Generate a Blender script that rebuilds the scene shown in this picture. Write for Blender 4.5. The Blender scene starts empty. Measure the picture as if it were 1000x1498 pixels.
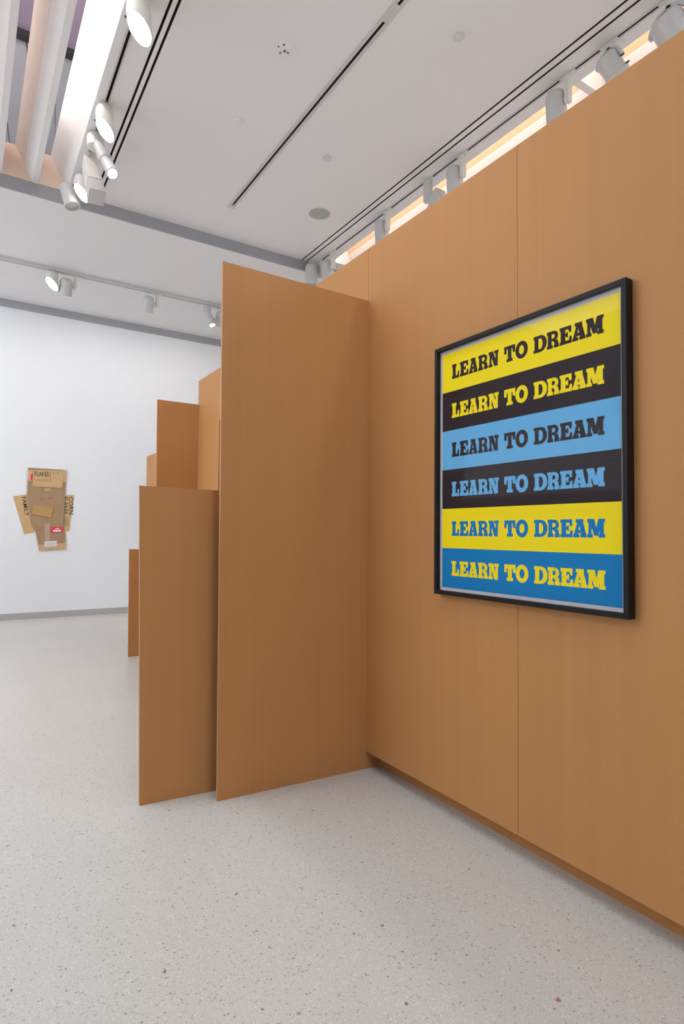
import bpy, math, random
from mathutils import Vector, Matrix

# ------------------------------------------------------------------ camera
sc = bpy.context.scene
F_PX, YAW, PITCH, ROLL, CAM_H = 867.32, 32.4557, 2.0499, 0.507, 1.5
yw, pt, rl = (math.radians(a) for a in (YAW, PITCH, ROLL))
fw = Vector((math.sin(yw)*math.cos(pt), math.cos(yw)*math.cos(pt), math.sin(pt)))
rt = Vector((math.cos(yw), -math.sin(yw), 0)); up = rt.cross(fw)
RV = rt*math.cos(rl) + up*math.sin(rl); UV = up*math.cos(rl) - rt*math.sin(rl)
cd = bpy.data.cameras.new('camera'); cam = bpy.data.objects.new('camera', cd)
sc.collection.objects.link(cam); sc.camera = cam
cd.sensor_fit = 'HORIZONTAL'; cd.sensor_width = 24.0; cd.lens = 24.0*F_PX/1000.0
cd.clip_start = 0.05; cd.clip_end = 100
M4 = Matrix.Identity(4)
for i in range(3):
    M4[i][0], M4[i][1], M4[i][2] = RV[i], UV[i], -fw[i]
M4[2][3] = CAM_H
cam.matrix_world = M4

# ------------------------------------------------------------------ world, large lights, exposure
w = bpy.data.worlds.new('world'); sc.world = w; w.use_nodes = True
w.node_tree.nodes['Background'].inputs[0].default_value = (0.75, 0.82, 0.9, 1)
w.node_tree.nodes['Background'].inputs[1].default_value = 0.3
vs = sc.view_settings
vs.view_transform = 'Standard'; vs.look = 'None'; vs.gamma = 1.0; vs.use_curve_mapping = False
vs.exposure = -0.1
COL = sc.collection

def area(name, loc, target, sx, sy, power, color=(1, 1, 1)):
    l = bpy.data.lights.new(name, 'AREA'); l.shape = 'RECTANGLE'; l.size = sx; l.size_y = sy
    l.energy = power; l.color = color
    o = bpy.data.objects.new(name, l); COL.objects.link(o); o.location = loc
    o.rotation_euler = (Vector(target) - Vector(loc)).to_track_quat('-Z', 'Y').to_euler()
    return o
# added fill panels under the ceiling, standing in for unseen skylight bays
FILL_TINT = (0.86, 0.965, 1.05)
area('fill_near', (-0.5, 2.3, 5.50), (-0.5, 2.3, 0), 2.7, 2.6, 42, FILL_TINT)
area('fill_right', (6.0, -0.8, 5.50), (6.0, -0.8, 0), 2.8, 4.6, 230, FILL_TINT)
area('fill_left', (-4.0, 6.2, 5.50), (-4.0, 6.2, 0), 2.6, 5.0, 310, FILL_TINT)
area('fill_rear', (-2.6, 8.9, 5.33), (-1.2, 10.6, 2.0), 2.6, 1.6, 95, FILL_TINT)
# added fill panels by the left wall and high behind the camera
area('fill_left_wall', (-5.9, 7.6, 3.4), (0, 7.6, 5.0), 6.6, 2.2, 110, FILL_TINT)
area('fill_front', (1.0, -4.9, 4.5), (1.3, 3.0, 2.4), 2.2, 1.6, 130, FILL_TINT)
# daylight inside the two roof lanterns
area('daylight_left_lantern', (-1.75, 5.8, 6.55), (0.6, 6.4, 6.6), 3.4, 1.0, 60, (1.0, 0.97, 0.95))
area('daylight_right_lantern', (5.9, 4.5, 7.0), (5.9, 4.5, 5.0), 2.6, 5.6, 470, (1.0, 0.96, 0.93))
# added unseen strip light between the last two skylight blades, whitening the end one
area('blade_fill_strip', (0.52, 5.2, 6.02), (0.85, 5.2, 5.75), 2.8, 0.08, 16, (1.0, 0.99, 0.97))

# ------------------------------------------------------------------ materials
def s2l(c):
    return tuple(((v/255)/12.92 if v/255 <= 0.04045 else (((v/255)+0.055)/1.055)**2.4) for v in c)
def mat(name, rgb, rough=0.6, emit=0, spec=0.5, metallic=0, noise=0.0, nscale=30):
    m = bpy.data.materials.new(name); m.use_nodes = True
    nt = m.node_tree; b = nt.nodes['Principled BSDF']
    lin = s2l(rgb)
    b.inputs['Base Color'].default_value = (*lin, 1); b.inputs['Roughness'].default_value = rough
    b.inputs['Specular IOR Level'].default_value = spec; b.inputs['Metallic'].default_value = metallic
    if emit:
        b.inputs['Emission Color'].default_value = (*lin, 1); b.inputs['Emission Strength'].default_value = emit
    if noise:
        tc = nt.nodes.new('ShaderNodeTexCoord'); nz = nt.nodes.new('ShaderNodeTexNoise')
        nz.inputs['Scale'].default_value = nscale; nz.inputs['Detail'].default_value = 5
        nt.links.new(tc.outputs['Object'], nz.inputs['Vector'])
        mx = nt.nodes.new('ShaderNodeMix'); mx.data_type = 'RGBA'
        mx.inputs[6].default_value = (*[v*(1-noise) for v in lin], 1)
        mx.inputs[7].default_value = (*[min(1, v*(1+noise)) for v in lin], 1)
        nt.links.new(nz.outputs['Fac'], mx.inputs[0]); nt.links.new(mx.outputs[2], b.inputs['Base Color'])
    return m

def mdf_material(name, rgb, rough=0.55):
    m = bpy.data.materials.new(name); m.use_nodes = True
    nt = m.node_tree; b = nt.nodes['Principled BSDF']; L = nt.links.new
    lin = s2l(rgb)
    geo = nt.nodes.new('ShaderNodeNewGeometry')
    mp = nt.nodes.new('ShaderNodeMapping'); mp.inputs['Scale'].default_value = (22, 22, 0.35)
    L(geo.outputs['Position'], mp.inputs['Vector'])
    n1 = nt.nodes.new('ShaderNodeTexNoise'); n1.inputs['Scale'].default_value = 1.0; n1.inputs['Detail'].default_value = 4
    L(mp.outputs[0], n1.inputs['Vector'])
    n2 = nt.nodes.new('ShaderNodeTexNoise'); n2.inputs['Scale'].default_value = 260; n2.inputs['Detail'].default_value = 3
    L(geo.outputs['Position'], n2.inputs['Vector'])
    n3 = nt.nodes.new('ShaderNodeTexNoise'); n3.inputs['Scale'].default_value = 2.2; n3.inputs['Detail'].default_value = 3
    L(geo.outputs['Position'], n3.inputs['Vector'])
    ad = nt.nodes.new('ShaderNodeMath'); ad.operation = 'MULTIPLY_ADD'; ad.inputs[1].default_value = 0.5
    L(n1.outputs['Fac'], ad.inputs[0])
    ad2 = nt.nodes.new('ShaderNodeMath'); ad2.operation = 'MULTIPLY_ADD'; ad2.inputs[1].default_value = 0.28
    L(n2.outputs['Fac'], ad2.inputs[0]); L(ad2.outputs[0], ad.inputs[2])
    ad3 = nt.nodes.new('ShaderNodeMath'); ad3.operation = 'MULTIPLY'; ad3.inputs[1].default_value = 0.25
    L(n3.outputs['Fac'], ad3.inputs[0]); L(ad3.outputs[0], ad2.inputs[2])
    mx = nt.nodes.new('ShaderNodeMix'); mx.data_type = 'RGBA'
    mx.inputs[6].default_value = (*[v*0.87 for v in lin], 1); mx.inputs[7].default_value = (*[v*1.12 for v in lin], 1)
    L(ad.outputs[0], mx.inputs[0]); L(mx.outputs[2], b.inputs['Base Color'])
    b.inputs['Roughness'].default_value = rough; b.inputs['Specular IOR Level'].default_value = 0.25
    return m

def terrazzo():
    m = bpy.data.materials.new('terrazzo'); m.use_nodes = True
    nt = m.node_tree; b = nt.nodes['Principled BSDF']; L = nt.links.new
    geo = nt.nodes.new('ShaderNodeNewGeometry')
    wn = nt.nodes.new('ShaderNodeTexNoise'); wn.inputs['Scale'].default_value = 85; L(geo.outputs['Position'], wn.inputs['Vector'])
    wv = nt.nodes.new('ShaderNodeVectorMath'); wv.operation = 'SCALE'; wv.inputs['Scale'].default_value = 0.018; L(wn.outputs['Color'], wv.inputs[0])
    warp = nt.nodes.new('ShaderNodeVectorMath'); warp.operation = 'ADD'; L(geo.outputs['Position'], warp.inputs[0]); L(wv.outputs[0], warp.inputs[1])
    def mixc(a, bcol, fac):
        mx = nt.nodes.new('ShaderNodeMix'); mx.data_type = 'RGBA'
        for i, v in ((6, a), (7, bcol)):
            if isinstance(v, tuple): mx.inputs[i].default_value = (*v, 1)
            else: L(v, mx.inputs[i])
        L(fac, mx.inputs[0]); return mx.outputs[2]
    nb = nt.nodes.new('ShaderNodeTexNoise'); nb.inputs['Scale'].default_value = 1.3; nb.inputs['Detail'].default_value = 4
    L(geo.outputs['Position'], nb.inputs['Vector'])
    col = mixc(s2l((208, 204, 198)), s2l((220, 217, 212)), nb.outputs['Fac'])
    nf = nt.nodes.new('ShaderNodeTexNoise'); nf.inputs['Scale'].default_value = 190; nf.inputs['Detail'].default_value = 3
    L(geo.outputs['Position'], nf.inputs['Vector'])
    rf = nt.nodes.new('ShaderNodeMapRange'); rf.inputs[1].default_value = 0.40; rf.inputs[2].default_value = 0.62
    rf.inputs[3].default_value = 0.42; rf.inputs[4].default_value = 0.0
    L(nf.outputs['Fac'], rf.inputs[0])
    col = mixc(col, s2l((176, 169, 162)), rf.outputs[0])
    def chips(scale, keep, rgb, size, col, amount):
        v = nt.nodes.new('ShaderNodeTexVoronoi'); v.inputs['Scale'].default_value = scale; v.inputs['Randomness'].default_value = 1.0
        L(warp.outputs[0], v.inputs['Vector'])
        sx = nt.nodes.new('ShaderNodeSeparateColor'); L(v.outputs['Color'], sx.inputs[0])
        lt = nt.nodes.new('ShaderNodeMath'); lt.operation = 'LESS_THAN'; lt.inputs[1].default_value = keep
        L(sx.outputs[0], lt.inputs[0])
        sz = nt.nodes.new('ShaderNodeMath'); sz.operation = 'MULTIPLY'; sz.inputs[1].default_value = size
        L(sx.outputs[1], sz.inputs[0])
        ds = nt.nodes.new('ShaderNodeMath'); ds.operation = 'LESS_THAN'
        L(v.outputs['Distance'], ds.inputs[0]); L(sz.outputs[0], ds.inputs[1])
        mu = nt.nodes.new('ShaderNodeMath'); mu.operation = 'MULTIPLY'
        L(lt.outputs[0], mu.inputs[0]); L(ds.outputs[0], mu.inputs[1])
        m2 = nt.nodes.new('ShaderNodeMath'); m2.operation = 'MULTIPLY'; m2.inputs[1].default_value = amount
        L(mu.outputs[0], m2.inputs[0])
        return mixc(col, s2l(rgb), m2.outputs[0])
    col = chips(120, 0.45, (228, 225, 220), 0.55, col, 0.6)
    col = chips(105, 0.30, (160, 152, 144), 0.50, col, 0.6)
    col = chips(85, 0.12, (126, 118, 112), 0.42, col, 0.7)
    col = chips(50, 0.018, (86, 84, 82), 0.36, col, 0.8)
    col = chips(24, 0.012, (150, 88, 66), 0.24, col, 0.8)
    L(col, b.inputs['Base Color'])
    b.inputs['Roughness'].default_value = 0.38; b.inputs['Specular IOR Level'].default_value = 0.35
    return m

def glass_pane_material():
    m = bpy.data.materials.new('picture_glass'); m.use_nodes = True
    nt = m.node_tree; nt.nodes.clear()
    out = nt.nodes.new('ShaderNodeOutputMaterial'); mix = nt.nodes.new('ShaderNodeMixShader')
    tr = nt.nodes.new('ShaderNodeBsdfTransparent'); gl = nt.nodes.new('ShaderNodeBsdfGlossy'); gl.inputs['Roughness'].default_value = 0.02
    fr = nt.nodes.new('ShaderNodeFresnel'); fr.inputs['IOR'].default_value = 1.16
    ge = nt.nodes.new('ShaderNodeNewGeometry'); inv = nt.nodes.new('ShaderNodeMath'); inv.operation = 'SUBTRACT'; inv.inputs[0].default_value = 1.0
    nt.links.new(ge.outputs['Backfacing'], inv.inputs[1]); mu = nt.nodes.new('ShaderNodeMath'); mu.operation = 'MULTIPLY'
    nt.links.new(fr.outputs[0], mu.inputs[0]); nt.links.new(inv.outputs[0], mu.inputs[1]); nt.links.new(mu.outputs[0], mix.inputs[0]); nt.links.new(tr.outputs[0], mix.inputs[1]); nt.links.new(gl.outputs[0], mix.inputs[2])
    nt.links.new(mix.outputs[0], out.inputs[0]); return m

MDF = mdf_material('fiberboard', (193, 136, 83))
MDF_EDGE = mdf_material('fiberboard_cut_edge', (200, 156, 118))
WHITE = mat('gallery_white', (236, 236, 238), 0.8, spec=0.2, noise=0.01, nscale=3)
CEIL = mat('ceiling_white', (236, 233, 234), 0.9, spec=0.1)
GREYTRIM = mat('grey_trim', (164, 164, 168), 0.6)
BASEB = mat('baseboard_grey', (178, 172, 168), 0.5)
DARK = mat('slot_dark', (70, 68, 68), 0.8)
LAMP = mat('lamp_white', (226, 222, 214), 0.45)
LAMP2 = mat('lamp_grey_white', (205, 204, 202), 0.45)
SCREW = mat('dark_knob', (60, 58, 58), 0.5)
LENS = mat('lit_lens', (255, 252, 246), 0.3, emit=9)
LENSOFF = mat('dim_lens', (232, 230, 226), 0.15)
ROSE = mat('rose_warm_lit_board', (234, 216, 204), 0.6, noise=0.04, nscale=8)  # left blades' upper facets, warm light put into the colour
PEACH = mat('peach_warm_lit_board', (238, 194, 154), 0.6, noise=0.05, nscale=8)  # wood-toned board with warm light painted into its colour
PEACH2 = mat('peach_warm_lit_end_board', (240, 214, 190), 0.6)  # end board colour carries the warm bounce light
BLADE = mat('blade_white', (240, 234, 230), 0.6)
ROOFP = mat('roof_panel_grey', (200, 207, 216), 0.6, noise=0.05, nscale=4)
ROOFV = mat('roof_panel_violet', (196, 180, 208), 0.6, noise=0.1, nscale=2)
BLACK = mat('black_frame', (21, 19, 20), 0.5, spec=0.25)
PAPER = mat('paper_white', (206, 198, 202), 0.7)
YEL = mat('print_yellow', (250, 222, 8), 0.6, spec=0.2)
INK = mat('print_dark', (40, 25, 31), 0.6, spec=0.2)
LBLUE = mat('print_light_blue', (104, 176, 224), 0.6, spec=0.2)
DBLUE = mat('print_blue', (0, 122, 186), 0.6, spec=0.2)
GLASS = glass_pane_material()
TERR = terrazzo()

# ------------------------------------------------------------------ helpers
class MB:
    def __init__(s): s.v = []; s.f = []; s.m = []
    def poly(s, pts, mi=0):
        n = len(s.v); s.v += [tuple(p) for p in pts]; s.f.append(list(range(n, n+len(pts)))); s.m.append(mi); return s
    def hexa(s, b, t, mi=0):                  # two quads, bottom and top, same order
        n = len(s.v); s.v += [tuple(p) for p in b] + [tuple(p) for p in t]; k = len(b)
        s.f.append([n+i for i in reversed(range(k))]); s.m.append(mi)
        s.f.append([n+k+i for i in range(k)]); s.m.append(mi)
        for i in range(k):
            j = (i+1) % k; s.f.append([n+i, n+j, n+k+j, n+k+i]); s.m.append(mi)
        return s
    def box(s, a, b, mi=0):
        (x0, y0, z0), (x1, y1, z1) = a, b
        q = [(x0, y0), (x1, y0), (x1, y1), (x0, y1)]
        return s.hexa([(x, y, z0) for x, y in q], [(x, y, z1) for x, y in q], mi)
    def prism(s, pts, vec, mi=0):
        vec = Vector(vec); p = [Vector(q) for q in pts]
        return s.hexa(p, [q+vec for q in p], mi)
    def lathe(s, origin, axis, prof, seg=24, mi=0, mis=None):   # prof: (distance along axis, radius)
        o = Vector(origin); ax = Vector(axis).normalized()
        u = ax.orthogonal().normalized(); v = ax.cross(u); rings = []
        for d, r in prof:
            if r <= 1e-6: rings.append([len(s.v)]); s.v.append(tuple(o+ax*d))
            else:
                st = len(s.v)
                for k in range(seg):
                    a = 2*math.pi*k/seg; s.v.append(tuple(o+ax*d+(u*math.cos(a)+v*math.sin(a))*r))
                rings.append(list(range(st, st+seg)))
        for i in range(len(rings)-1):
            A, B = rings[i], rings[i+1]; mm = mis[i] if mis else mi
            for k in range(seg):
                j = (k+1) % seg
                if len(A) == 1 and len(B) == 1: continue
                if len(A) == 1: f = [A[0], B[j], B[k]]
                elif len(B) == 1: f = [A[k], A[j], B[0]]
                else: f = [A[k], A[j], B[j], B[k]]
                s.f.append(f); s.m.append(mm)
        return s
    def build(s, name, mats, parent=None, smooth=False, bevel=0):
        me = bpy.data.meshes.new(name); me.from_pydata(s.v, [], s.f)
        if not isinstance(mats, (list, tuple)): mats = [mats]
        for m in mats: me.materials.append(m)
        for p, mi in zip(me.polygons, s.m): p.material_index = mi
        import bmesh
        bm = bmesh.new(); bm.from_mesh(me); bmesh.ops.recalc_face_normals(bm, faces=bm.faces[:]); bm.to_mesh(me); bm.free()
        if smooth:
            me.shade_smooth()
            try: me.set_sharp_from_angle(angle=math.radians(40))
            except Exception: pass
        o = bpy.data.objects.new(name, me); COL.objects.link(o)
        if parent is not None:
            o.parent = parent; o.matrix_parent_inverse = Matrix.Translation(parent.location).inverted() if parent.type == 'EMPTY' else Matrix.Identity(4)
        if bevel:
            b = o.modifiers.new('bevel', 'BEVEL'); b.width = bevel; b.segments = 2; b.limit_method = 'ANGLE'
        return o
def tag(o, label, cat, group=None):
    o['label'] = label; o['category'] = cat
    if group: o['group'] = group
    return o
def struct(o): o['kind'] = 'structure'; return o
def empty(name, loc):
    e = bpy.data.objects.new(name, None); COL.objects.link(e); e.location = loc; e.empty_display_size = 0.1
    return e

# ------------------------------------------------------------------ room shell
ZC, ZR, YB, YW = 5.53, 5.385, 7.62, 11.376
X0, X1, Y0 = -6.0, 9.5, -5.0
struct(MB().box((X0, Y0, -0.2), (X1, YW, 0)).build('floor', TERR))
struct(MB().box((X0, YW, 0), (X1, YW+0.2, 5.262)).box((X0, YW+0.05, 5.262), (X1, YW+0.2, 6.0)).build('wall_back', WHITE))
struct(MB().box((X0-0.2, Y0, 0), (X0, YW+0.2, 6.0)).build('wall_left', WHITE))
struct(MB().box((X1, Y0, 0), (X1+0.2, YW+0.2, 6.0)).build('wall_far_right', WHITE))
struct(MB().box((X0, Y0-0.2, 0), (X1, Y0, 6.0)).build('wall_front', WHITE))
struct(MB().box((X0, YW-0.012, 0), (X1, YW, 0.092)).box((X0, YW-0.004, 0.092), (X1, YW, 0.108)).build('baseboard_back', BASEB))
# ceiling, cut by the air slots, the recessed tracks and the two skylights
SL0, SL1, YS0 = -1.95, 0.982, 3.75       # left skylight opening
SR0, SR1 = 4.50, 7.50                    # right skylight opening
c = MB()
T = 0.16
def cs(a, b, y0=Y0, y1=YB): c.box((a, y0, ZC), (b, y1, ZC+T))
cs(X0, SL0); cs(SL0, SL1, Y0, YS0); cs(SL1, 1.006); cs(1.030, 1.207)
cs(1.229, 1.262); cs(1.284, 2.668); cs(2.694, 4.090); cs(4.112, 4.168); cs(4.190, 4.334); cs(4.356, SR0)
cs(SR0, SR1, Y0, 1.6); cs(SR1, X1)
for a, b, y in ((1.207, 1.229, 7.19), (1.262, 1.284, 7.29), (2.668, 2.694, 6.79), (1.006, 1.030, 7.35), (4.334, 4.356, 7.60)): cs(a, b, y, YB)
struct(c.build('ceiling', CEIL))
struct(MB().box((X0, YB+0.03, ZR), (X1, YW+0.05, ZR+0.12)).build('ceiling_rear', CEIL))
struct(MB().box((X0, YB, ZR+0.003), (X1, YB+0.03, ZC-0.001)).box((X0, YB, ZC-0.001), (X1, YB+0.4, ZC+0.16)).build('trim_1', GREYTRIM))
struct(MB().box((X0, YW-0.03, 5.262), (X1, YW+0.05, 5.3849)).build('trim_2', GREYTRIM))

def air_slot(x0, x1, y1, label):
    o = MB().box((x0, Y0+0.3, ZC+0.05), (x1, y1, ZC+0.07)).box((x0, Y0+0.3, ZC+0.001), (x0+0.003, y1, ZC+0.05)).box((x1-0.003, Y0+0.3, ZC+0.001), (x1, y1, ZC+0.05)).build('air_slot', DARK)
    return tag(o, label, 'air vent', 'linear slots in the ceiling')
air_slot(1.207, 1.229, 7.19, 'narrow dark ceiling air slot beside the louvred skylight, nearer the skylight of its pair')
air_slot(1.262, 1.284, 7.29, 'narrow dark ceiling air slot beside the louvred skylight, farther from it of its pair')
air_slot(4.090, 4.112, 7.62, 'narrow dark ceiling air slot above the fiberboard wall, nearer the round speaker of its pair')
air_slot(4.168, 4.190, 7.62, 'narrow dark ceiling air slot above the fiberboard wall, nearer the lamp row of its pair')

def recessed_track(x0, x1, y1, label, lip=0.012):
    t = empty('light_track', ((x0+x1)/2, 1.0, ZC))
    MB().box((x0, Y0+0.3, ZC+0.045), (x1, y1, ZC+0.06)).box((x0, Y0+0.3, ZC), (x0+0.002, y1, ZC+0.05)).box((x1-0.002, Y0+0.3, ZC), (x1, y1, ZC+0.05)).build('channel', DARK, t)
    for a, b in ((x0-lip, x0), (x1, x1+lip)):
        MB().box((a, Y0+0.3, ZC-0.006), (b, y1+0.02, ZC+0.0003)).build('flange', LAMP2, t)
    tag(t, label, 'track'); return t
recessed_track(1.006, 1.030, 7.35, 'recessed lamp track running along the edge of the louvred skylight')
recessed_track(4.334, 4.356, 7.599, 'recessed lamp track carrying the row of lamps above the fiberboard wall')
mt = recessed_track(2.668, 2.694, 6.79, 'empty recessed lamp track along the middle of the white ceiling', 0.03)
MB().box((2.636, 6.79, ZC-0.008), (2.726, 6.86, ZC+0.0003)).build('end_cap', LAMP2, mt, bevel=0.003)
MB().box((2.64, 3.48, ZC-0.008), (2.722, 3.66, ZC-0.0005)).build('joiner', LAMP2, mt, bevel=0.002)

# ------------------------------------------------------------------ skylights
def blade(parent, x0, ya, yb, warm, w=0.058, board=None):
    p = [(x0, ZC), (x0-0.085, ZC+0.17), (x0-0.185, ZC+0.37), (x0-0.150, ZC+0.37), (x0+w, ZC)]
    m = MB(); n = len(p)
    for k in range(n):
        q, r = p[k], p[(k+1) % n]
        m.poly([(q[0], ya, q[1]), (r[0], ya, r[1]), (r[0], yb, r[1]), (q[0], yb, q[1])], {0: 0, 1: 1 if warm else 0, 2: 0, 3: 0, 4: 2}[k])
    m.poly([(a, ya, b) for a, b in p]); m.poly([(a, yb, b) for a, b in p])
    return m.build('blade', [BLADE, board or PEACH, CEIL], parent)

sk1 = struct(empty('window_1', (-0.5, 5.7, ZC)))
for k in range(8):
    blade(sk1, 0.924-0.366*k, YS0, YB, k > 0, board=ROSE)  # brightly lit end blade painted white, the others tinted warm
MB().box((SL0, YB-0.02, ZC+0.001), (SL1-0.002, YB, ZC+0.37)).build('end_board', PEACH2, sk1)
MB().box((SL0, YS0-0.06, ZC+0.001), (SL1, YS0, 7.3)).build('lantern_wall', BLADE, sk1)
MB().box((SL1, YS0, ZC+0.16), (SL1+0.05, 9.2, 7.3)).build('lantern_wall', BLADE, sk1)
MB().box((SL0-0.05, YS0, ZC), (SL0, 9.2, 7.3)).build('lantern_wall', BLADE, sk1)
MB().box((SL0, 9.2, ZC+0.2), (SL1, 9.25, 7.3)).build('lantern_wall', BLADE, sk1)
MB().box((SL0, YB, ZC+0.33), (SL1, 9.2, ZC+0.37)).build('ledge', BLADE, sk1)
MB().box((SL0-0.1, YS0-0.1, 7.30), (SL1+0.1, 9.3, 7.36)).build('lantern_roof', DARK, sk1)
MB().box((SL0, 7.545, 7.16), (SL1, 7.63, 7.30)).build('roof_beam', DARK, sk1)
MB().box((SL0, YS0, 7.24), (SL1, 7.545, 7.28)).build('roof_panel', ROOFV, sk1)
ya, yb, za, zb_ = 7.63, 9.2, 7.24, 5.98      # sloping roof behind the beam, its joints slightly skewed
for k in range(-3, 16):
    xa = SL0 - 0.9 + k*0.30; s_ = 0.34
    q = [(xa+0.005, ya), (xa+0.295, ya), (xa+0.295+s_, yb), (xa+0.005+s_, yb)]
    q = [(max(SL0, min(SL1, x)), y) for x, y in q]
    if abs(q[0][0]-q[1][0]) < 1e-3 and abs(q[2][0]-q[3][0]) < 1e-3: continue
    zz = lambda y: za+(zb_-za)*(y-ya)/(yb-ya)
    MB().hexa([(x, y, zz(y)) for x, y in q], [(x, y, zz(y)+0.03) for x, y in q]).build('roof_panel', ROOFP, sk1)

sk2 = struct(empty('window_2', (6.0, 4.5, ZC)))
for k in range(7):
    for ya, yb in ((1.6, 3.20), (3.27, 7.40)):
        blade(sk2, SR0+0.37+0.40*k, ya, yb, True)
MB().box((SR0, 7.40, ZC+0.001), (SR1, 7.44, ZC+0.37)).build('end_board', BLADE, sk2)
MB().box((SR0, 3.20, ZC+0.001), (SR1, 3.27, ZC+0.37)).build('cross_board', BLADE, sk2)
MB().box((SR0, 7.44, ZC+0.001), (SR1, YB, ZC+0.16)).build('end_soffit', CEIL, sk2)
MB().box((SR0-0.05, 1.5, ZC+0.16), (SR0, 7.6, 7.3)).build('lantern_wall', BLADE, sk2)
MB().box((SR1, 1.5, ZC), (SR1+0.05, 7.6, 7.3)).build('lantern_wall', BLADE, sk2)
MB().box((SR0, 1.5, ZC+0.16), (SR1, 1.6, 7.3)).build('lantern_wall', BLADE, sk2)
MB().box((SR0, 7.44, ZC+0.16), (SR1, 7.5, 7.3)).build('lantern_wall', BLADE, sk2)
MB().box((SR0-0.1, 1.4, 7.3), (SR1+0.1, 7.7, 7.36)).build('lantern_roof', BLADE, sk2)

# ------------------------------------------------------------------ long fiberboard wall
XW, XK, ZB = 2.2, 2.306, 0.109
wr = struct(empty('wall_right', (XW, 3.0, 0)))
TH = 0.019
def sheet(y0, y1, z1):
    MB().box((XW, y0+0.0012, ZB), (XW+TH, y1-0.0012, z1)).build('panel', MDF, wr)
edges = [-3.0, -1.765, -0.54, 0.69, 1.915, 3.160, 4.365]
for a, b in zip(edges, edges[1:]): sheet(a, b, 3.379)
sheet(4.365, 5.44, 3.213); sheet(5.44, 6.514, 3.213); sheet(6.514, 7.62, 2.585); sheet(7.62, 8.734, 2.585)
MB().box((XW+TH, -3.0, ZB), (XW+0.24, 4.36, 3.36)).box((XW+TH, 4.36, ZB), (XW+0.24, 6.5, 3.19)).box((XW+TH, 6.5, ZB), (XW+0.24, 8.72, 2.56)).build('core', MDF, wr)
MB().box((XK, -3.0, 0), (XK+TH, 8.7, ZB)).build('kick_board', MDF, wr)
MB().box((XW+TH, -3.0, ZB-0.004), (XW+0.24, 8.7, ZB)).build('underside', MDF, wr)

# ------------------------------------------------------------------ fin panels
def fin(pts_xz, A, B, label, th=TH, edge=None):
    """upright board: outline in (x, z), standing on the ground line A-B (x, y), thickness away from the viewer side"""
    A, B = Vector((*A, 0)), Vector((*B, 0)); d = (B-A); sl = d.y/d.x
    nrm = Vector((-d.y, d.x, 0)).normalized()*th
    fr = [Vector((x, A.y+(x-A.x)*sl, z)) for x, z in pts_xz]
    bk = [p+nrm for p in fr]; n = len(fr); m = MB()
    m.poly(fr, 0); m.poly(list(reversed(bk)), 0)
    for i in range(n):
        j = (i+1) % n; m.poly([fr[i], fr[j], bk[j], bk[i]], 1)
    o = m.build('fin_panel', [MDF, edge or MDF_EDGE])
    return tag(o, label, 'partition', 'fiberboard fins along the wall')
fin([(1.228, 0), (2.307, 0), (2.307, ZB-0.002), (2.2005, ZB-0.002), (2.2005, 3.024), (1.211, 3.056)], (1.228, 3.2), (2.291, 3.144),
    'tallest brown fiberboard fin, joined to the wall beside the framed print')
fin([(0.847, 0), (2.200, 0), (2.200, 1.73), (0.813, 1.754)], (0.847, 3.369), (1.265, 3.337),
    'waist-to-head-high brown fiberboard fin standing just behind the tallest fin')
fin([(1.880, 0), (2.2, 0), (2.2, 2.5), (1.880, 2.5)], (1.880, 5.0), (2.2, 5.0),
    'fiberboard fin showing only as a thin upright edge behind the tallest fin', edge=MDF)
fin([(1.752, 0), (2.2, 0), (2.2, 2.941), (1.738, 2.941)], (1.74, 6.5), (2.2, 6.5),
    'darker brown fin rising above the low fin, at the lower step of the wall')
fin([(1.690, 0), (2.2, 0), (2.2, 1.285), (1.676, 1.285)], (1.69, 7.39), (2.2, 7.36),
    'shortest brown fiberboard fin, peeking out beside the low fin near the white wall')

# ------------------------------------------------------------------ framed print
FX, FY0, FY1, FZ0, FZ1 = 2.154, 1.336, 2.453, 1.178, 2.512
PX = 2.176
fp = empty('framed_print', (XW, (FY0+FY1)/2, FZ0))
tag(fp, 'black framed print of six LEARN TO DREAM bands in yellow, dark and blue', 'picture')
fw_ = 0.022
f0, f1, g0, g1 = FY0+fw_, FY1-fw_, FZ0+fw_, FZ1-fw_
XB = XW-0.0005
def rail(pts): MB().hexa([(FX, y, z) for y, z in pts], [(XB, y, z) for y, z in pts]).build('frame_rail', BLACK, fp, bevel=0.0015)
rail([(FY0, FZ0), (FY1, FZ0), (f1, g0), (f0, g0)]); rail([(FY0, FZ1), (FY1, FZ1), (f1, g1), (f0, g1)])
rail([(FY0, FZ0), (f0, g0), (f0, g1), (FY0, FZ1)]); rail([(FY1, FZ0), (f1, g0), (f1, g1), (FY1, FZ1)])
MB().box((PX+0.001, f0-0.002, g0-0.002), (XB-0.002, f1+0.002, g1+0.002)).build('mount', PAPER, fp)
BY0, BY1, BZ0, BZ1 = 1.374, 2.411, 1.217, 2.471
bh = (BZ1-BZ0)/6
schemes = [(YEL, INK), (INK, YEL), (LBLUE, INK), (INK, LBLUE), (YEL, DBLUE), (DBLUE, YEL)]

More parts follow.
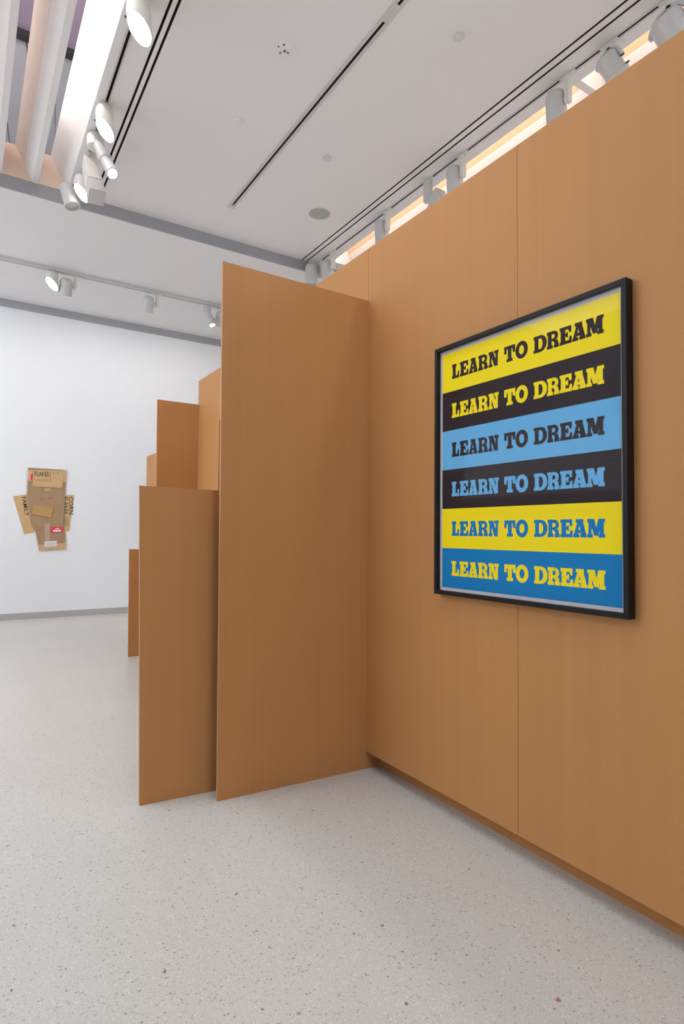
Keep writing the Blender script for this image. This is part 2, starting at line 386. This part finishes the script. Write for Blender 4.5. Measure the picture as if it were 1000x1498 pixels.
def ell(cx, cy, rx, ry, a0, a1, n):
    return [(cx+rx*math.cos(math.radians(a0+(a1-a0)*i/n)), cy+ry*math.sin(math.radians(a0+(a1-a0)*i/n))) for i in range(n+1)]
def ring(cx, cy, rx, ry, ix, iy, a0, a1, n=20):
    o = ell(cx, cy, rx, ry, a0, a1, n); i = ell(cx, cy, ix, iy, a0, a1, n)
    return [[o[k], o[k+1], i[k+1], i[k]] for k in range(n)]
def rc(x0, y0, x1, y1): return [[(x0, y0), (x1, y0), (x1, y1), (x0, y1)]]
S = 0.19        # slab height
LET = {
 'L': rc(0, 0, .98, S) + rc(.10, S, .52, 1-S) + rc(0, 1-S, .62, 1) + [[(.72, S), (.98, S), (.98, .47), (.80, .47)]],
 'E': rc(0, 0, .98, S) + rc(.09, S, .47, 1-S) + rc(0, 1-S, .95, 1) + [[(.74, S), (.98, S), (.98, .40), (.82, .40)], [(.78, .62), (.95, .62), (.95, 1-S), (.70, 1-S)]] + rc(.47, .42, .60, .60) + rc(.56, .35, .68, .67),
 'A': rc(0, 0, .46, S) + rc(.53, 0, 1, S) + rc(.19, 1-S, .76, 1) + [[(.06, S), (.33, S), (.52, 1-S), (.30, 1-S)], [(.60, S), (.96, S), (.76, 1-S), (.42, 1-S)]] + rc(.30, .24, .66, .42),
 'R': rc(0, 0, .50, S) + rc(.08, S, .40, 1-S) + rc(0, 1-S, .58, 1) + ring(.54, .70, .40, .30, .12, .12, -90, 90, 12) + rc(.38, .40, .56, .56) + [[(.50, .46), (.70, .44), (.95, S), (.66, S)], [(.66, S), (.95, S), (.90, .44), (.60, .44)]] + rc(.58, 0, 1, S),
 'N': rc(0, 0, .40, S) + rc(.09, S, .30, 1-S) + rc(0, 1-S, .40, 1) + [[(.10, 1), (.44, 1), (.93, 0), (.58, 0)]] + rc(.70, 0, .92, 1-S) + rc(.56, 1-S, 1, 1),
 'T': rc(0, 1-S-.02, 1, 1) + [[(0, .52), (.20, .52), (.26, 1-S), (0, 1-S)], [(.80, .52), (1, .52), (1, 1-S), (.74, 1-S)]] + rc(.33, S, .67, 1-S) + rc(.22, 0, .78, S),
 'O': ring(.5, .5, .5, .54, .20, .28, 0, 360, 32),
 'D': rc(0, 0, .55, S) + rc(.08, S, .38, 1-S) + rc(0, 1-S, .55, 1) + ring(.50, .5, .50, .5, .18, .31, -90, 90, 16),
 'M': rc(0, 0, .32, S) + rc(.07, S, .25, 1-S) + rc(0, 1-S, .36, 1) + [[(.08, 1), (.40, 1), (.62, .10), (.40, .10)], [(.62, 1), (.92, 1), (.62, .10), (.40, .10)]] + rc(.70, S, .93, 1-S) + rc(.62, 1-S, 1, 1) + rc(.64, 0, 1, S),
}
TXT = [('L', .006, .062), ('E', .066, .130), ('A', .133, .193), ('R', .198, .264), ('N', .268, .334), ('T', .369, .437), ('O', .438, .512),
       ('D', .544, .618), ('R', .618, .682), ('E', .685, .748), ('A', .749, .814), ('M', .816, .898)]
CAP = 0.077
for k, (bg, ink) in enumerate(schemes):
    z1 = BZ1-k*bh; z0 = z1-bh
    band = MB().box((PX-0.0004, BY0, z0), (PX+0.0015, BY1, z1)).build('colour_band', bg, fp)
    zb = (z0+z1)/2-CAP/2-0.001
    for ch, a, b in TXT:
        m = MB()
        for qi, q in enumerate(LET[ch]):
            xf = PX-0.0006-0.00002*(qi % 12)
            m.poly([(xf, 2.344-(a+(b-a)*x), zb+CAP*y) for x, y in q])
        m.build('letter', ink, band)
MB().box((FX+0.006, f0-0.001, g0-0.001), (FX+0.0085, f1+0.001, g1+0.001)).build('glass_pane', GLASS, fp)

# ------------------------------------------------------------------ cardboard collage on the back wall
CB1 = mat('cardboard_light', (206, 168, 120), 0.8, noise=0.06, nscale=12)
CB2 = mat('cardboard_brown', (168, 136, 104), 0.8, noise=0.08, nscale=9)
CB3 = mat('cardboard_tan', (190, 146, 92), 0.8, noise=0.06, nscale=10)
TAPE = mat('parcel_tape', (190, 158, 132), 0.4)
RED = mat('red_print', (226, 52, 70), 0.6); STAIN = mat('rust_print', (178, 118, 84), 0.8)
LABELW = mat('label_white', (226, 220, 222), 0.7); GREEN = mat('dark_green_print', (34, 48, 46), 0.7)
PINK = mat('rose_board', (214, 170, 140), 0.8)
def W(p, q):
    u, v = 10+p/8.333, 670+q/8.333
    return (0.888+0.01066*(u-41)+0.00025*(v-684), 2.571-0.01168*(v-684)+0.0007*(u-41))
co = empty('cardboard_collage', (1.2, YW, 1.15))
tag(co, 'flattened cereal carton collage of layered cardboard pinned on the white wall', 'artwork')
def piece(name, pts, m, d0, th=0.006):
    q = [W(*p) for p in pts]
    return MB().hexa([(x, YW-d0, z) for x, z in q], [(x, YW-d0-th, z) for x, z in q]).build(name, m, co)
piece('carton_flap', [(85, 462), (300, 435), (330, 905), (215, 925)], CB1, 0.001)
piece('carton_flap', [(670, 462), (822, 462), (760, 915), (660, 915)], CB1, 0.001)
piece('carton_body', [(258, 118), (725, 148), (700, 640), (690, 900), (715, 940), (715, 1132), (395, 1132), (350, 905), (295, 800), (275, 640), (245, 450)], CB2, 0.008, 0.012)
piece('carton_panel', [(275, 130), (660, 150), (700, 640), (655, 1070), (400, 1060), (350, 880), (300, 780), (285, 560)], CB2, 0.021, 0.004)
piece('carton_flap', [(256, 150), (310, 150), (300, 278), (250, 278)], PINK, 0.026, 0.003)
piece('carton_flap', [(672, 150), (724, 152), (716, 300), (670, 300)], CB1, 0.026, 0.003)
piece('carton_base', [(388, 1062), (714, 1062), (715, 1132), (396, 1132)], CB1, 0.024, 0.003)
lid = [(318, 150), (690, 160), (670, 372), (312, 350)]
piece('carton_lid', lid, CB1, 0.026, 0.010)
piece('cardboard_patch', [(330, 572), (560, 620), (535, 738), (430, 715), (298, 680)], CB3, 0.0255, 0.014)
piece('tape_strip', [(458, 805), (520, 805), (520, 1030), (458, 1030)], TAPE, 0.027, 0.001)
piece('torn_patch', [(455, 372), (525, 372), (520, 405), (458, 405)], CB1, 0.027, 0.001)
piece('red_label', [(532, 852), (682, 862), (676, 928), (528, 922)], RED, 0.028, 0.002)
for r in ([(585, 872), (635, 872), (635, 884), (585, 884)], [(560, 892), (660, 895), (655, 915), (555, 912)]): piece('label_print', r, LABELW, 0.0305, 0.001)
piece('white_label', [(455, 1026), (608, 1026), (602, 1096), (455, 1096)], LABELW, 0.03, 0.002)
for q in (1045, 1060, 1075): piece('label_print', [(480, q), (585, q), (585, q+4), (480, q+4)], TAPE, 0.0325, 0.0008)
piece('red_print', [(288, 198), (314, 198), (308, 272), (286, 268)], RED, 0.0295, 0.001)
for x, y, a, b in ((400, 485, 36, 36), (496, 485, 60, 26), (340, 850, 105, 12), (372, 875, 62, 18)):
    piece('rust_print', [(x, y), (x+a, y), (x+a, y+b), (x, y+b)], STAIN, 0.0255, 0.0006)
for q, a, b in ((262, 345, 500), (278, 345, 505)):
    for i in range(5):
        s_ = a+(b-a)*i/5; piece('small_print', [(s_, q), (s_+(b-a)/5-6, q+2), (s_+(b-a)/5-6, q+10), (s_, q+8)], CB2, 0.0365, 0.0006)
piece('small_print', [(520, 170), (524, 170), (524, 295), (520, 295)], GREEN, 0.0365, 0.0006)
for i in range(4): piece('small_print', [(535+24*i, 172), (551+24*i, 173), (551+24*i, 200), (535+24*i, 198)], CB2 if i in (1, 3) else GREYTRIM, 0.0365, 0.0006)
piece('small_print', [(332, 312), (350, 312), (350, 330), (332, 330)], CB3, 0.0365, 0.0006)
for i in range(3):
    for j in range(4): piece('small_print', [(700+20*i, 740+28*j), (714+20*i, 740+28*j), (714+20*i, 760+28*j), (700+20*i, 760+28*j)], CB2, 0.0085, 0.0006)

def lettering(txt, p0, width, height, ang, d, m):
    """flat built-in lettering laid on the wall plane; p0 = lower left in collage units, sizes in metres, angle clockwise"""
    cu = bpy.data.curves.new('t', 'FONT'); cu.body = txt; cu.offset = 0.014; cu.resolution_u = 3
    to = bpy.data.objects.new('t', cu); COL.objects.link(to)
    dg = bpy.context.evaluated_depsgraph_get(); me = bpy.data.meshes.new_from_object(to.evaluated_get(dg))
    bpy.data.objects.remove(to)
    xs = [v.co.x for v in me.vertices]; ys = [v.co.y for v in me.vertices]
    sx, sy = width/(max(xs)-min(xs)), height/(max(ys)-min(ys)); ox, oz = W(*p0)
    ca, sa = math.cos(math.radians(ang)), -math.sin(math.radians(ang))
    for v in me.vertices:
        a, b = (v.co.x-min(xs))*sx, (v.co.y-min(ys))*sy
        v.co = (ox+a*ca-b*sa, YW-d, oz+a*sa+b*ca)
    me.materials.clear(); me.materials.append(m); me.name = 'lettering'
    o = bpy.data.objects.new('lettering', me); COL.objects.link(o); o.parent = co
    o.matrix_parent_inverse = Matrix.Translation(co.location).inverted()
lettering('FLAKES', (334, 224), 0.222, 0.082, -2, 0.0372, GREEN)
lettering('FAMILY', (186, 475), 0.325, 0.066, 80, 0.0076, GREEN)
lettering('CORN', (752, 484), 0.31, 0.075, 88, 0.0076, GREEN)
lettering('FLAKES', (696, 484), 0.30, 0.058, 88, 0.0076, GREEN)

# ------------------------------------------------------------------ track lamps
def seat(r, x, y, z, along, recessed, half=0.078, wid=0.018):
    # plate lying against the underside of the track, lengthwise; in a recessed track a tongue reaches up into the channel
    top = z-0.0055 if recessed else z+0.0005
    ax_ = (half, wid) if along == 'x' else (wid, half)
    m = MB().box((x-ax_[0], y-ax_[1], z-0.018), (x+ax_[0], y+ax_[1], top))
    if recessed:
        tx_ = (half-0.01, 0.0075) if along == 'x' else (0.0075, half-0.01)
        m.box((x-tx_[0], y-tx_[1], top-0.002), (x+tx_[0], y+tx_[1], z+0.03))
    return m.build('adapter', LAMP, r, bevel=0.002)
def lamp_root(name, loc, label, group):
    r = empty(name, loc); tag(r, label, 'track light', group); return r
def spot(parent, loc, d, power, size=70, col=(1, 0.97, 0.93)):
    l = bpy.data.lights.new('spot', 'SPOT'); l.energy = power; l.spot_size = math.radians(size); l.spot_blend = 0.8; l.shadow_soft_size = 0.07; l.color = col
    o = bpy.data.objects.new('spot_lamp', l); COL.objects.link(o); o.location = loc
    o.rotation_euler = Vector(d).to_track_quat('-Z', 'Y').to_euler()
def bodycan(r, c, d, rad, ln, lit, mat_=LAMP):
    """round lamp can: back dome at c, axis d towards the lens"""
    d = Vector(d).normalized(); c = Vector(c)
    MB().lathe(c, d, [(0, 0), (0.004, rad*0.55), (0.02, rad*0.82), (0.05, rad*0.97), (0.08, rad), (ln*0.55, rad), (ln*0.56, rad*1.03), (ln, rad*1.03), (ln, rad*0.93), (ln-0.03, rad*0.90)], 28).build('can', mat_, r, smooth=True)
    MB().lathe(c, d, [(ln-0.03, rad*0.91), (ln-0.028, rad*0.5), (ln-0.024, 0)], 28).build('lens', LENS if lit else LENSOFF, r, smooth=True)
def oblique_can(r, c, d, side, rad, l0, l1, mat_=LAMP):
    """lamp can whose mouth is cut on the slant: l0 long on one side, l1 long on the other (towards side)"""
    d = Vector(d).normalized(); c = Vector(c); sd = Vector(side); sd = (sd-d*sd.dot(d)).normalized(); tv = d.cross(sd)
    N = 32; m = MB(); rings = []
    def ringp(f, rr):
        st = len(m.v)
        for k in range(N):
            a = 2*math.pi*k/N; m.v.append(tuple(c+d*f(math.cos(a))+(sd*math.cos(a)+tv*math.sin(a))*rr))
        return list(range(st, st+N))
    mouth = lambda ca: (l0+l1)/2+(l1-l0)/2*ca
    R_ = [ringp(lambda ca: 0.0, rad*0.5), ringp(lambda ca: 0.018, rad*0.8), ringp(lambda ca: 0.05, rad*0.96), ringp(lambda ca: 0.09, rad),
          ringp(mouth, rad*1.02), ringp(mouth, rad*0.93), ringp(lambda ca: mouth(ca)-0.02, rad*0.92)]
    for A, B in zip(R_, R_[1:]):
        for k in range(N): j = (k+1) % N; m.f.append([A[k], A[j], B[j], B[k]]); m.m.append(0)
    m.f.append(list(reversed(R_[0]))); m.m.append(0)
    m.build('can', mat_, r, smooth=True)
    m = MB(); L_ = []
    for k in range(N):
        a = 2*math.pi*k/N; L_.append(c+d*(mouth(math.cos(a))-0.018)+(sd*math.cos(a)+tv*math.sin(a))*rad*0.925)
    m.poly(L_).build('lens', LENS, r)
def stem_lamp(x, y, z, label, group, along, can_dir=(0, 0, -1), can_off=0.125, rad=0.088, ln=0.30, lit=False, rot=0.5, drop=0.235, power=0, aim=None):
    """flat gear-box stem hanging from the track with a round can beside it"""
    r = lamp_root('track_spotlight', (x, y, z), label, group); al = Vector(along).normalized(); sd = Vector((-al.y, al.x, 0))
    def bx(name, c, a, b, h, m=LAMP):
        c = Vector(c); q = [c+al*a*i+sd*b*j for i, j in ((-1, -1), (1, -1), (1, 1), (-1, 1))]
        return MB().hexa([v-Vector((0, 0, h)) for v in q], [v+Vector((0, 0, h)) for v in q]).build(name, m, r, bevel=0.003)
    seat(r, x, y, z, 'x' if z < 5.4 else 'y', z > 5.4)
    st = bx('stem', (x, y, z-0.018-drop/2), 0.020, 0.030, drop/2)
    MB().lathe(Vector((x, y, z-drop+0.022))-sd*0.031, -sd, [(0, 0.006), (0.004, 0.006), (0.004, 0)], 10).build('screw', SCREW, st)
    cd_ = Vector(can_dir).normalized(); piv = Vector((x, y, z-drop+0.03))
    MB().lathe(piv, al, [(0, 0.016), (can_off-rad*0.9, 0.016), (can_off-rad*0.9, 0)], 12).build('pivot', LAMP, r)
    c = piv+al*can_off-cd_*ln*0.42
    bodycan(r, c, cd_, rad, ln, lit, LAMP2)
    if power: spot(r, c+cd_*(ln+0.02), aim or cd_, power, 120)
    return r
def yoke_flood(x, y, z, label, group, can_c, d, side, rad=0.092, l0=0.13, l1=0.40, power=0, aim=(-0.5, -0.2, -1)):
    """lit flood can with a slanted mouth on a short arm under the track"""
    r = lamp_root('track_spotlight', (x, y, z), label, group); d = Vector(d).normalized(); c = Vector(can_c)
    seat(r, x, y, z, 'x' if z < 5.4 else 'y', z > 5.4)
    p0 = Vector((x, y, z-0.015)); mid = c+d*0.05
    MB().lathe(p0, mid-p0, [(0, 0.018), ((mid-p0).length, 0.018), ((mid-p0).length, 0)], 12).build('arm', LAMP, r)
    oblique_can(r, c, d, side, rad, l0, l1)
    sd = Vector((-0.84, 0.54, 0)); kp = c+d*l0*0.85+sd*rad
    MB().lathe(kp, sd, [(0, 0.010), (0.018, 0.010), (0.018, 0)], 10).build('knob', SCREW, r)
    if power: spot(r, c+d*(l1+0.03), aim, power, 80)
    return r
G1, G2, G3 = 'lamps along the skylight track', 'lamps above the fiberboard wall', 'lamps on the rear track'
TX = 1.018
SD, DD = (0.95, 0.30, 0), (0.03, -0.12, -1)
yoke_flood(TX, 4.52, ZC, 'lit white flood lamp alone on the skylight track, above the empty stretch of track', G1, (1.000, 4.50, 5.51), DD, SD, 0.088, 0.17, 0.33, 18)
yoke_flood(TX, 5.86, ZC, 'lit white flood lamp just above the slim snooted projector on the skylight track', G1, (1.008, 5.83, 5.51), DD, SD, 0.080, 0.17, 0.33, 18)
yoke_flood(TX, 7.05, ZC, 'lit white flood lamp beside the boxy projector, near the grey ceiling beam', G1, (0.995, 7.06, 5.47), DD, SD, 0.076, 0.14, 0.29, 18)
stem_lamp(TX, 7.22, ZC, 'unlit cream flood lamp at the end of the skylight track, overlapping the grey beam', G1, (-1, 0.2, 0), (0.25, -0.2, -1), 0.12, 0.082, 0.28)
# slim snooted projector
r = lamp_root('track_projector', (TX, 6.33, ZC), 'slim white tubular projector with lit tip, between the flood lamps', G1)
seat(r, TX, 6.34, ZC, 'y', True, 0.08, 0.04)
MB().lathe((TX, 6.33, ZC-0.016), (0, -0.1, -1), [(0, 0), (0, 0.07), (0.03, 0.082), (0.13, 0.078), (0.15, 0.05), (0.15, 0)], 20).build('gear_canister', LAMP, r, smooth=True)
ax = Vector((0.10, -0.62, -0.74)).normalized(); o0 = Vector((TX+0.02, 6.28, ZC-0.13))
tb = MB().lathe(o0, ax, [(0, 0), (0, 0.05), (0.20, 0.05), (0.205, 0.062), (0.36, 0.062), (0.365, 0.052), (0.50, 0.055), (0.64, 0.058), (0.64, 0.046), (0.63, 0.044)], 22).build('barrel', LAMP2, r, smooth=True)
MB().lathe(o0, ax, [(0.63, 0.045), (0.632, 0)], 20).build('lens', LENS, r)
for t_ in (0.22, 0.36): MB().lathe(o0+ax*t_+Vector((0.06, 0, 0)), (1, 0, 0), [(0, 0.011), (0.02, 0.011), (0.02, 0)], 10).build('knob', SCREW, r)
# boxy projector
r = lamp_root('track_projector', (TX, 6.72, ZC), 'boxy cream projector with vent slits hanging beside the slim projector', G1)
seat(r, TX, 6.72, ZC, 'y', True)
MB().box((TX-0.012, 6.66, ZC-0.16), (TX+0.012, 6.72, ZC-0.015)).build('stem', LAMP, r, bevel=0.003)
axb = Vector((0.06, -0.50, -0.86)).normalized(); sx_ = Vector((1, 0, 0.06)).normalized(); ty = axb.cross(sx_).normalized()
def obox(name, c, a, b, l0, l1, m, par, b2=None):
    b2 = b2 or (a, b)
    q = lambda l, aa, bb: [c+axb*l+sx_*aa*i+ty*bb*j for i, j in ((-1, -1), (1, -1), (1, 1), (-1, 1))]
    return MB().hexa(q(l0, a, b), q(l1, *b2)).build(name, m, par, bevel=0.004)
cb = Vector((TX, 6.70, ZC-0.09))
bd = obox('housing', cb, 0.060, 0.075, 0, 0.40, LAMP, r, (0.072, 0.085))
obox('hood', cb, 0.070, 0.080, 0.405, 0.60, LAMP2, r, (0.080, 0.085))
for l_ in (0.10, 0.13): obox('vent_slit', cb+ty*(-0.074), 0.035, 0.006, l_, l_+0.010, GREYTRIM, bd)
obox('lit_slit', cb+ty*(-0.078), 0.040, 0.006, 0.19, 0.21, LENS, bd)
MB().lathe(cb+axb*0.52-ty*0.082, -ty, [(0, 0.010), (0.012, 0.010), (0.012, 0)], 10).build('knob', SCREW, r)

# two more floods farther along the skylight track light the print and its wall
for yy, ty_ in ((1.7, 2.0), (3.3, 2.9), (3.9, 5.4)): spot(None, (1.05, yy, 5.25), (1.15, ty_-yy, -3.1), 34, 66, (0.92, 0.98, 1.0))
# floods on the middle track, over and behind the camera, pointing down into the room
for yy in (0.4, 1.8, 3.1): spot(None, (2.68, yy, 5.38), (-0.42, 0.12, -1), 42, 105, (0.92, 0.98, 1.0))

# row above the fiberboard wall
RX = 4.345
NEAR = (0, 1, 0)
stem_lamp(RX, 3.215, ZC, 'grey can lamp on a flat stem beside the small yoke projector', G2, NEAR, (0.1, 0, -1))
stem_lamp(RX, 4.51, ZC, 'grey can lamp on a flat stem beside the hooded angular lamp', G2, NEAR, (0.1, 0, -1))
stem_lamp(RX, 5.835, ZC, 'grey can lamp on a flat stem standing alone where the skylight boards turn brown', G2, NEAR, (0.1, 0, -1))
stem_lamp(RX, 7.13, ZC, 'grey can lamp on a flat stem in front of the bright end of the skylight', G2, NEAR, (0.1, 0, -1), 0.15)
stem_lamp(RX, 7.50, ZC, 'grey can lamp at the end of the row, in front of the grey beam', G2, (-1, 0, 0), (0.0, 0, -1), 0.15)
# hooded angular lamp
r = lamp_root('track_projector', (RX, 5.06, ZC), 'hooded angular lamp with a wide flat gear box, second can lamp beside it', G2)
seat(r, RX, 5.06, ZC, 'y', True)
MB().box((RX-0.022, 5.02, ZC-0.25), (RX+0.03, 5.13, ZC-0.016)).build('gear_box', LAMP2, r, bevel=0.004)
MB().lathe((RX, 5.02, ZC-0.22), (0.1, -1, -0.05), [(0, 0.018), (0.10, 0.018), (0.10, 0)], 12).build('pivot', LAMP, r)
MB().hexa([(RX-0.07, 4.78, ZC-0.36), (RX+0.07, 4.78, ZC-0.36), (RX+0.07, 5.02, ZC-0.44), (RX-0.07, 5.02, ZC-0.44)],
          [(RX-0.07, 4.86, ZC-0.21), (RX+0.07, 4.86, ZC-0.21), (RX+0.07, 4.96, ZC-0.25), (RX-0.07, 4.96, ZC-0.25)]).build('hood', LAMP2, r, bevel=0.006)
# yoke projectors
def yoke_projector(y, label, s, zo=0.0):
    r = lamp_root('track_projector', (RX, y, ZC), label, G2)
    seat(r, RX, y, ZC, 'y', True)
    MB().box((RX-0.02, y-0.02, ZC-0.07*s), (RX+0.02, y+0.02, ZC-0.015)).build('stem', LAMP, r, bevel=0.003)
    pts = [(math.cos(a)*0.115*s, math.sin(a)*0.12*s) for a in [math.pi*i/10 for i in range(11)]]
    ins = [(math.cos(a)*0.098*s, math.sin(a)*0.103*s) for a in [math.pi*i/10 for i in range(11)]]
    m = MB(); zc = ZC-0.17*s
    for i in range(10):
        a, b, c2, d2 = pts[i], pts[i+1], ins[i+1], ins[i]
        m.hexa([(RX-0.02, y+q[0], zc+q[1]) for q in (a, b, c2, d2)], [(RX+0.02, y+q[0], zc+q[1]) for q in (a, b, c2, d2)])
    m.build('yoke', LAMP2, r)
    dd = Vector((0.55, -0.25, -0.85)).normalized(); c0 = Vector((RX, y, zc))-dd*0.06*s
    MB().lathe(c0, dd, [(0, 0), (0, 0.075*s), (0.03*s, 0.088*s), (0.16*s, 0.088*s), (0.165*s, 0.10*s), (0.34*s, 0.10*s), (0.34*s, 0.088*s), (0.33*s, 0)], 20).build('can', LAMP2, r, smooth=True)
    for k in (0.06, 0.12, 0.20):
        sd = Vector((0, -1, 0.1)); MB().lathe(c0+dd*k*s*1.2+sd*0.09*s, sd, [(0, 0.008), (0.03, 0.008), (0.03, 0)], 8).build('knob', SCREW, r)
    return r
yoke_projector(2.82, 'small grey projector in a curved yoke beside a can lamp', 1.0)
yoke_projector(2.33, 'large grey projector in a curved yoke with wire knobs', 1.35)

# rear surface track and its lamps
RY = 9.63
tr = empty('light_track', (2.0, RY, ZR)); tag(tr, 'white surface-mounted lamp track across the rear ceiling in front of the white wall', 'track')
MB().box((-5.5, RY-0.07, ZR-0.045), (4.2, RY+0.02, ZR)).build('rail', LAMP2, tr, bevel=0.003)
MB().box((-5.5, RY-0.035, ZR-0.047), (4.2, RY-0.015, ZR-0.044)).build('slot', GREYTRIM, tr)
RYC, ZT = RY-0.025, ZR-0.045
yoke_flood(1.00, RYC, ZT, 'lit lamp on the rear track, turned towards the room', G3, (0.99, RYC, 5.33), (0.02, -0.06, -1), (0.9, 0.43, 0), 0.085, 0.12, 0.27, 8)
stem_lamp(1.31, RYC, ZT, 'unlit can lamp on the rear track right beside the lit one', G3, (-1, 0, 0), (0, 0.48, -1), 0.125, 0.09, 0.25, drop=0.20, power=26, aim=(0, 1, -0.8))
stem_lamp(2.53, RYC, ZT, 'lone unlit can lamp on the rear track, midway to the fiberboard fin', G3, (-1, 0, 0), (0, 0.48, -1), 0.135, 0.085, 0.25, drop=0.20, power=26, aim=(0, 1, -0.8))
stem_lamp(3.74, RYC, ZT, 'can lamp on the rear track half hidden by the tallest fin', G3, (-1, 0, 0), (0, 0.48, -1), 0.135, 0.085, 0.25, drop=0.20, power=26, aim=(0, 1, -0.8))
for xx, lb in ((-0.3, 'can lamp on the rear track one place past the lit lamp'), (-1.6, 'can lamp on the rear track two places past the lit lamp')): stem_lamp(xx, RYC, ZT, lb, G3, (-1, 0, 0), (0, 0.48, -1), 0.135, 0.085, 0.25, drop=0.20, power=26, aim=(0, 1, -0.8))
r = lamp_root('track_projector', (3.37, RYC, ZT), 'slim projector with a lit round tip on the rear track', G3)
seat(r, 3.37, RYC, ZT, 'x', False)
MB().lathe((3.37, RYC, ZT-0.01), (0, 0, -1), [(0, 0.05), (0.02, 0.065), (0.10, 0.065), (0.11, 0.04), (0.11, 0)], 18).build('gear_canister', LAMP2, r, smooth=True)
ax = Vector((0.16, -0.35, -0.9)).normalized(); o0 = Vector((3.375, RYC, ZT-0.09))
MB().lathe(o0, ax, [(0, 0), (0, 0.05), (0.10, 0.05), (0.11, 0.062), (0.2, 0.062), (0.21, 0.05), (0.30, 0.055), (0.30, 0.045), (0.29, 0.044)], 20).build('barrel', LAMP2, r, smooth=True)
MB().lathe(o0, ax, [(0.29, 0.045), (0.292, 0)], 18).build('lens', LENS, r)
MB().lathe(o0+ax*0.16+Vector((0.06, 0, 0)), (1, -0.4, 0), [(0, 0.011), (0.02, 0.011), (0.02, 0)], 10).build('knob', SCREW, r)

# ------------------------------------------------------------------ small things on the ceiling
def disc(name, x, y, z, prof, m, label, cat, group=None):
    return tag(MB().lathe((x, y, z), (0, 0, -1), prof, 32).build(name, m, smooth=True), label, cat, group)
pl = empty('junction_plate', (2.138, 4.321, ZC)); tag(pl, 'round white ceiling plate dotted with small red and dark studs', 'ceiling plate')
MB().lathe((2.138, 4.321, ZC), (0, 0, -1), [(-0.002, 0.088), (0.010, 0.085), (0.014, 0.076), (0.014, 0)], 32).build('plate', CEIL, pl, smooth=True)
REDST = mat('red_stud', (176, 70, 84), 0.5)
for dx_, dy_, rr, mm in ((-0.015, 0.045, 0.008, SCREW), (0.040, 0.010, 0.010, REDST), (0.008, 0.008, 0.011, SCREW), (-0.055, -0.005, 0.008, REDST), (-0.025, -0.045, 0.009, SCREW)):
    MB().lathe((2.138+dx_, 4.321+dy_, ZC-0.013), (0, 0, -1), [(0, rr), (0.006, rr*0.8), (0.006, 0)], 12).build('stud', mm, pl)
CAPP = [(-0.002, 0.046), (0.012, 0.044), (0.016, 0.036), (0.017, 0)]
SPR = mat('sprinkler_cap_white', (218, 215, 218), 0.6)
disc('sprinkler_cap', 3.27, 3.442, ZC, CAPP, SPR, 'small round white ceiling cap between the empty track and the air slots', 'sprinkler', 'round ceiling caps')
disc('sprinkler_cap', 2.158, 5.339, ZC, [(a, r_*1.1) for a, r_ in CAPP], CEIL, 'faint round white ceiling cap beside the skylight end of the empty track', 'sprinkler', 'round ceiling caps')
disc('sprinkler_cap', 3.186, 5.36, ZC, CAPP, SPR, 'small round white ceiling cap nearest the grey speaker', 'sprinkler', 'round ceiling caps')
GRILLE = mat('speaker_grille', (176, 178, 176), 0.8, noise=0.12, nscale=160)
sp = empty('ceiling_speaker', (3.67, 6.363, ZC)); tag(sp, 'grey round ceiling speaker grille near the far end of the white ceiling', 'speaker')
MB().lathe((3.67, 6.363, ZC), (0, 0, -1), [(-0.002, 0.14), (0.006, 0.138), (0.008, 0.130)], 40).build('rim', SPR, sp, smooth=True)
MB().lathe((3.67, 6.363, ZC), (0, 0, -1), [(0.006, 0.132), (0.009, 0.07), (0.010, 0)], 40).build('grille', GRILLE, sp, smooth=True)
